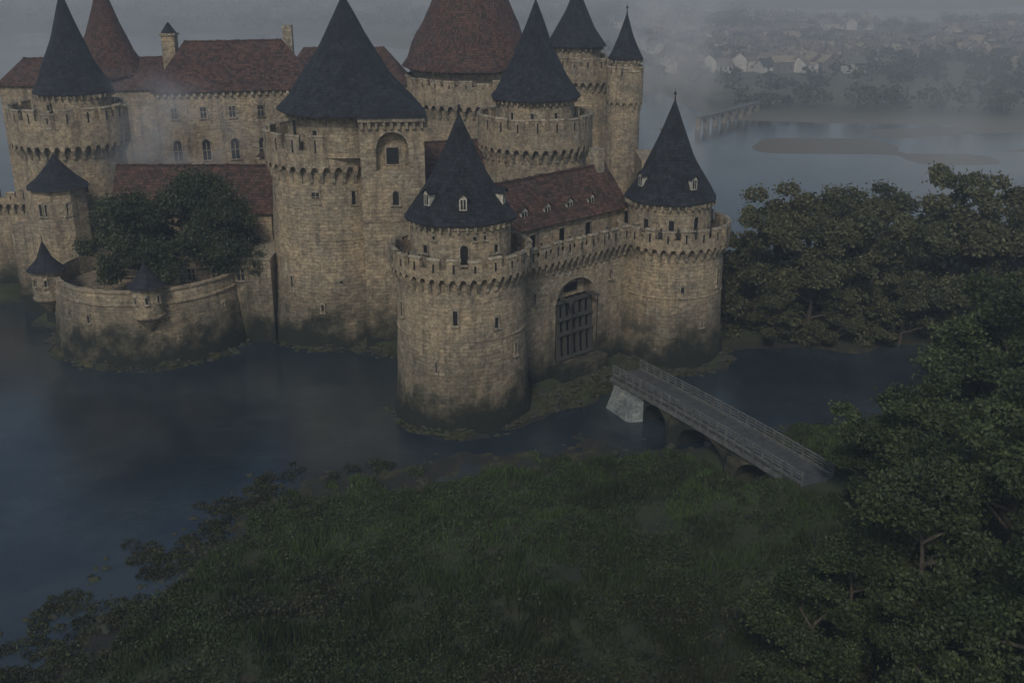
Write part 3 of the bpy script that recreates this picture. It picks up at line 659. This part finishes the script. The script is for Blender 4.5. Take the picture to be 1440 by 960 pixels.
addobj('bramble_patches',shrub_mesh('bramble_patches',[(a,b_,c_,1.) for a,b_,c_ in zip(x[keep],y[keep],z[keep])],M_LEAF,.10,80,.3,.95,.15,.7))
x,y,z=scatter(3200,-48,-10,50,95); d=near_s(x,y)
keep=(d>-6.5)&(d<1.2)&(rng.uniform(size=len(x))<sst(-7,0,d)*.8+.08)&(vnoise(x,y,3.5,88)>.34)&((x<-22)|(rng.uniform(size=len(x))<.3))
addobj('water_plants',shrub_mesh('water_plants',[(a,b_,max(.0,c_),1.) for a,b_,c_ in zip(x[keep],y[keep],z[keep])],M_SCRUB,.11,190,.3,1.0,.12,.38))
x,y,z=scatter(260,27,90,126,150); keep=(z>.2)
addobj('riverside_undergrowth',shrub_mesh('riverside_undergrowth',[(a,b_,c_,1.) for a,b_,c_ in zip(x[keep],y[keep],z[keep])],M_LEAFF,.24,260,1.2,2.6))
# grass
x,y,z=scatter(290000,-55,50,55,110); d=near_s(x,y); keep=(z>.25)&(d>.5)&(vnoise(x,y,1.6,41)+rng.uniform(-.3,.3,len(x))>.40)&(bseg(x,y)>2.2)
x,y,z=x[keep],y[keep],z[keep]; n=len(x); h=rng.uniform(.2,.6,n)*(.4+1.9*vnoise(x,y,4,42)*vnoise(x,y,1.3,45)*1.6); a=rng.uniform(0,6.283,n); w=.045+.03*rng.uniform(size=n)
lx=rng.normal(0,.18,n);ly=rng.normal(0,.18,n)
B=np.stack([x,y,z-.03],1); wv=np.stack([np.cos(a)*w,np.sin(a)*w,0*a],1); tip=B+np.stack([lx,ly,h],1); mid=B+np.stack([lx*.35,ly*.35,h*.55],1)
GV=np.stack([B-wv,B+wv,tip,mid-wv*.8],1).reshape(-1,3)
tn=np.clip((vnoise(x,y,9,43)*.7+vnoise(x,y,3,46)*.7+vnoise(x,y,1,47)*.4-.52)*2.2+rng.normal(0,.14,n),0,1)*(.25+.75*sst(64,84,y))
addobj('grass',npmesh('grass',GV,quads(n),[M_GRASS],False,tn))
# rocks
ico=bmesh.new(); bmesh.ops.create_icosphere(ico,subdivisions=2,radius=1); iv=np.array([v.co[:] for v in ico.verts]); ifc=np.array([[v.index for v in f.verts] for f in ico.faces]); ico.free()
RV=[];RF=[];off=0
def rock(x,y,z,s):
    global off
    sc=np.array([random.uniform(.7,1.4),random.uniform(.7,1.3),random.uniform(.4,.8)])*s; ph=np.array([random.uniform(0,6) for _ in range(3)])
    dd=1+.22*np.sin(iv@np.array([2.3,1.1,.7])*1.4+ph[0])+.18*np.sin(iv@np.array([-1.1,2.7,1.9])*1.3+ph[1])+rng.normal(0,.04,len(iv))
    RV.append(iv*dd[:,None]*sc+np.array([x,y,z])); RF.append(ifc+off); off+=len(iv)
x,y,z=scatter(9000,-50,30,50,112); d=near_s(x,y)
for i in range(len(x)):
    if -6<d[i]<2.0 and x[i]<-20 and random.random()<.2: rock(x[i],y[i],max(-.1,min(z[i],.3)),random.uniform(.12,.5))
    elif -2.5<d[i]<1.5 and random.random()<.16: rock(x[i],y[i],max(-.1,z[i]),random.uniform(.1,.4))
for cx,cy,r in SH_D[:5]:
    for i in range(170):
        a=random.uniform(-math.pi,0.2); q=r+random.uniform(-1.3,.7); X,Y=cx+math.cos(a)*q,cy+math.sin(a)*q; rock(X,Y,max(-.1,gz(X,Y)),random.uniform(.1,.42))
for i in range(260):
    t=random.random(); X=2+12.5*t+random.uniform(.3,4.2)*.677; Y=109.5+12*t-random.uniform(.3,4.2)*.735; rock(X,Y,max(-.1,gz(X,Y)),random.uniform(.12,.5))
m,nt,b=newmat('mossy_rock'); geo=N(nt,'ShaderNodeNewGeometry'); Pp=geo.outputs['Position']
c=mix(nt,maprange(nt,noise(nt,Pp,.9,6,.7),.42,.58),(.036,.034,.028),(.032,.038,.014)); nt.links.new(c,b.inputs['Base Color']); b.inputs['Roughness'].default_value=.85; bump(nt,b,noise(nt,Pp,5,6,.7),.8,.1)
addobj('shore_rocks',npmesh('shore_rocks',np.concatenate(RV),np.concatenate(RF),[m],True))
cd=[]
for cx,cy,r in SH_D[:5]:
    for i in range(60):
        a=random.uniform(-math.pi,0.2)
        if math.sin(a*3+cx)+math.sin(a*7)>.2:
            q=r+random.uniform(-.7,.4); X,Y=cx+math.cos(a)*q,cy+math.sin(a)*q; cd.append((X,Y,max(0,gz(X,Y)),1))
for i in range(120):
    t=random.random(); X=3+12*t+random.uniform(1.,4.2)*.677; Y=110+12*t-random.uniform(1.,4.2)*.735; cd.append((X,Y,max(0,gz(X,Y)),1.2))
addobj('bank_weeds',shrub_mesh('bank_weeds',cd,M_LEAFF,.09,90,.25,.7,.1,.45))
# distant trees
C=[];T=[]
def clump(x,y,z,R,n):
    t=random.uniform(0,.8)
    for q in range(4):
        c=(x+random.uniform(-.7,.7)*R,y+random.uniform(-.7,.7)*R,z+R*random.uniform(.35,1.0)); C.append(cluster_pts(c,R*random.uniform(.45,.75),n//4,.85)); T.append(np.clip(t+rng.normal(0,.18,n//4),0,1))
x,y,z=scatter(5600,-150,620,300,1150)
dens=np.where(y<400,.8,np.where(vnoise(x,y,55,61)>.60,.8,.10)); keep=(z>1.0)&(np.abs(x)<y*.55+20)&(rng.uniform(size=len(x))<dens)
for i in np.nonzero(keep)[0]: clump(x[i],y[i],z[i],random.uniform(2.6,5.6),110)
x,y,z=scatter(1500,-700,150,600,1100); keep=(z>.8)&(rng.uniform(size=len(x))<.8)
for i in np.nonzero(keep)[0]: clump(x[i],y[i],z[i],random.uniform(5,9),80)
C=np.concatenate(C);T=np.concatenate(T)
addobj('distant_trees',npmesh('distant_trees',leaves(C,.7),quads(len(C)),[M_SCRUB],False,T))
# village
mb=MB(); hc=0
for i in range(2300):
    yv=random.uniform(410,690); xv=random.uniform(60,.5*yv+30)
    if vnoise(np.array([xv]),np.array([yv]),55,61)[0]>.62 or vnoise(np.array([xv]),np.array([yv]),90,77)[0]<.33: continue
    zv=gz(xv,yv)
    if zv<1.2: continue
    wl=random.choice([WHITE,WHITE,HROOF,TRIM]); L_=random.uniform(5,10);W_=random.uniform(4.5,6.5); e=random.uniform(2.5,4.6)
    aa=random.choice([20,110,20,65])+random.uniform(-12,12)
    a=rad(aa); axx=(math.cos(a),math.sin(a)); box(mb,(xv,yv),axx,L_,W_,zv-1,zv+e,wl)
    n=(-axx[1],axx[0]); pt=lambda u,v,z:(xv+axx[0]*u+n[0]*v,yv+axx[1]*u+n[1]*v,z)
    l=L_/2+.4;w=W_/2+.4;zr=zv+e+W_*.42
    rm=random.choice([HROOF,HROOF,SLATE,DECK,HROOF,RAIL,TRIM])
    for s in (-1,1): mb.face([pt(-l,s*w,zv+e-.2),pt(l,s*w,zv+e-.2),pt(l,0,zr),pt(-l,0,zr)][::s],rm); mb.face([pt(s*L_/2,-W_/2,zv+e),pt(s*L_/2,W_/2,zv+e),pt(s*L_/2,0,zr-.3)],wl)
    for u in (-L_*.3,0,L_*.3):
        for s in (-1,1): q=pt(u,s*W_/2,0); box(mb,q[:2],axx,1.0,.08,zv+1.1,zv+2.2,DARK)
    q=pt(L_*.35,0,0); box(mb,q[:2],axx,.8,.6,zr-1,zr+1.1,HROOF)
    hc+=1
mb.obj('distant_village',weld=False)
# long arched bridge
mb=MB(); P,L=lineP((49,292),(83,338)); na=11; u=L/na
for k in range(na):
    js=[0,.06,.13,.22,.35,.5,.65,.78,.87,.94,1]
    for j in range(10):
        a=(k+js[j])*u;b_=(k+js[j+1])*u
        f=lambda t: -2 if t<=.07 or t>=.93 else .3+2.5*math.sqrt(max(0,1-((t-.5)/.43)**2))
        za,zb=f(js[j]),f(js[j+1])
        A,B_,C_,D_=P(a,.6),P(b_,.6),P(b_,-.6),P(a,-.6)
        hexa(mb,[(*A,za),(*B_,zb),(*C_,zb),(*D_,za)],[(*q,3.2) for q in (A,B_,C_,D_)],TRIM)
    A,B_,C_,D_=P(k*u,.9),P((k+1)*u,.9),P((k+1)*u,-.9),P(k*u,-.9); hexa(mb,[(*q,3.21) for q in (A,B_,C_,D_)],[(*q,3.6) for q in (A,B_,C_,D_)],RAIL)
mb.obj('arched_road_bridge',weld=False)

# ---------------------------------------------------------------- guards
def guard_mesh():
    pts=[(0,0,.95),(0,0,1.2),(0,0,1.42),(0,-.01,1.53),(0,-.02,1.66),(0,-.02,1.80),(.2,0,1.4),(.27,-.08,1.14),(.2,-.28,1.05),(-.2,0,1.4),(-.28,-.06,1.14),(-.16,-.3,1.12),
         (.1,0,.9),(.12,-.02,.5),(.13,.02,.08),(.13,-.14,.03),(-.1,0,.9),(-.12,.03,.5),(-.13,.06,.08),(-.13,-.1,.03)]
    ed=[(0,1),(1,2),(2,3),(3,4),(4,5),(2,6),(6,7),(7,8),(2,9),(9,10),(10,11),(0,12),(12,13),(13,14),(14,15),(0,16),(16,17),(17,18),(18,19)]
    rr=[.16,.15,.17,.07,.115,.09,.08,.06,.045,.08,.06,.045,.11,.08,.055,.05,.11,.08,.055,.05]
    me=bpy.data.meshes.new('g'); me.from_pydata(pts,ed,[]); o=bpy.data.objects.new('g',me); scene.collection.objects.link(o)
    o.modifiers.new('s','SKIN'); sv=me.skin_vertices[0].data
    for i,r in enumerate(rr): sv[i].radius=(r,r)
    sv[0].use_root=True; o.modifiers.new('u','SUBSURF').levels=1
    dg=bpy.context.evaluated_depsgraph_get(); m=bpy.data.meshes.new_from_object(o.evaluated_get(dg)); bpy.data.objects.remove(o)
    m.materials.clear(); m.materials.append(M_CLOTH); m.materials.append(M_IRON)
    bm=bmesh.new(); bm.from_mesh(m)
    bmesh.ops.create_cone(bm,cap_ends=True,segments=6,radius1=.022,radius2=.018,depth=2.3,matrix=Matrix.Translation((-.17,-.32,1.15)))
    bmesh.ops.create_cone(bm,cap_ends=True,segments=6,radius1=.05,radius2=.0,depth=.25,matrix=Matrix.Translation((-.17,-.32,2.42)))
    bmesh.ops.create_cone(bm,cap_ends=True,segments=12,radius1=.19,radius2=.05,depth=.2,matrix=Matrix.Translation((0,-.02,1.86)))
    bm.to_mesh(m); bm.free(); return m
gm=guard_mesh()
def guard(x,y,z,face): addobj('guard',gm,(x,y,z),face,1)
for d in (-160,-143,-128,-60,-40,-20):
    a=rad(d); guard(-5.2+math.cos(a)*6.25,108.5+math.sin(a)*6.25,16.42,a+math.pi/2)
for d in (-128,-112,-92,-70,-50,-35):
    a=rad(d); guard(18.8+math.cos(a)*5.6,125+math.sin(a)*5.6,14.92,a+math.pi/2)
P,L=lineP(p0,p1)
for s in (4,8.3,11.5,14.2):
    q=P(s,-.5); guard(q[0],q[1],15.0,math.atan2(-.735,.677)+math.pi/2)

# ---------------------------------------------------------------- mist
def mist(name,lo,hi,dens,col,aniso=.2,wisp=None,th=(.42,.68)):
    me=bpy.data.meshes.new(name); bm=bmesh.new(); bmesh.ops.create_cube(bm,size=1); bm.to_mesh(me); bm.free()
    o=addobj(name,me,((lo[0]+hi[0])/2,(lo[1]+hi[1])/2,(lo[2]+hi[2])/2)); o.scale=(hi[0]-lo[0],hi[1]-lo[1],hi[2]-lo[2])
    m=bpy.data.materials.new(name); m.use_nodes=True; nt=m.node_tree; nt.nodes.clear()
    out=N(nt,'ShaderNodeOutputMaterial'); v=N(nt,'ShaderNodeVolumeScatter'); v.inputs['Color'].default_value=(*col,1); v.inputs['Density'].default_value=dens; v.inputs['Anisotropy'].default_value=aniso
    if wisp:
        tc=N(nt,'ShaderNodeTexCoord'); ln=N(nt,'ShaderNodeVectorMath',operation='LENGTH'); nt.links.new(tc.outputs['Object'],ln.inputs[0])
        fall=maprange(nt,ln.outputs['Value'],.1,.5,1,0)
        geo=N(nt,'ShaderNodeNewGeometry'); f=noise(nt,geo.outputs['Position'],wisp,3,.6)
        d=mth(nt,'MULTIPLY',mth(nt,'MULTIPLY',maprange(nt,f,*th),fall),dens); nt.links.new(d,v.inputs['Density'])
    nt.links.new(v.outputs[0],out.inputs['Volume']); me.materials.append(m); return o
mist('mist',(-900,-80,-5),(900,2500,70),.0008,(.80,.88,.96),.25)
mist('distant_mist',(-890,196,-4),(890,2490,66),.0018,(.82,.91,.96),-.1)
mist('mist_wisp',(16,178,0),(36,192,58),.24,(.88,.93,.97),-.15,wisp=.13,th=(.44,.64))
mist('mist_wisp',(-64,142.3,10),(-34,158,32),.12,(.85,.92,1.0),-.1,wisp=.13,th=(.42,.64))
mist('mist_wisp',(36,152,-1),(140,190,34),.030,(.88,.93,.97),-.1,wisp=.04,th=(.40,.62))

# ---------------------------------------------------------------- light, world, camera
SUN_AZ,SUN_EL=193,42
w=bpy.data.worlds.new('World'); scene.world=w; w.use_nodes=True; nt=w.node_tree
sky=N(nt,'ShaderNodeTexSky',sky_type='NISHITA'); sky.sun_disc=False; sky.sun_elevation=rad(SUN_EL); sky.sun_rotation=rad(SUN_AZ); sky.air_density=1.3; sky.dust_density=1.5; sky.ozone_density=2.5
bg=nt.nodes['Background']; nt.links.new(sky.outputs[0],bg.inputs[0]); bg.inputs[1].default_value=.080
sun=bpy.data.lights.new('sun','SUN'); sun.energy=1.5; sun.angle=rad(11); sun.color=(1,.94,.84)
so=bpy.data.objects.new('sun',sun); scene.collection.objects.link(so)
el=rad(SUN_EL); az=rad(SUN_AZ); dv=Vector((math.sin(az)*math.cos(el),math.cos(az)*math.cos(el),math.sin(el)))
so.rotation_euler=dv.to_track_quat('Z','Y').to_euler()
cam=bpy.data.cameras.new('camera'); co=bpy.data.objects.new('camera',cam); scene.collection.objects.link(co)
co.location=(0,0,47); co.rotation_euler=(rad(70),0,0); cam.sensor_width=36; cam.lens=38.6; cam.clip_end=12000; cam.clip_start=.5
scene.camera=co
print('houses',hc)
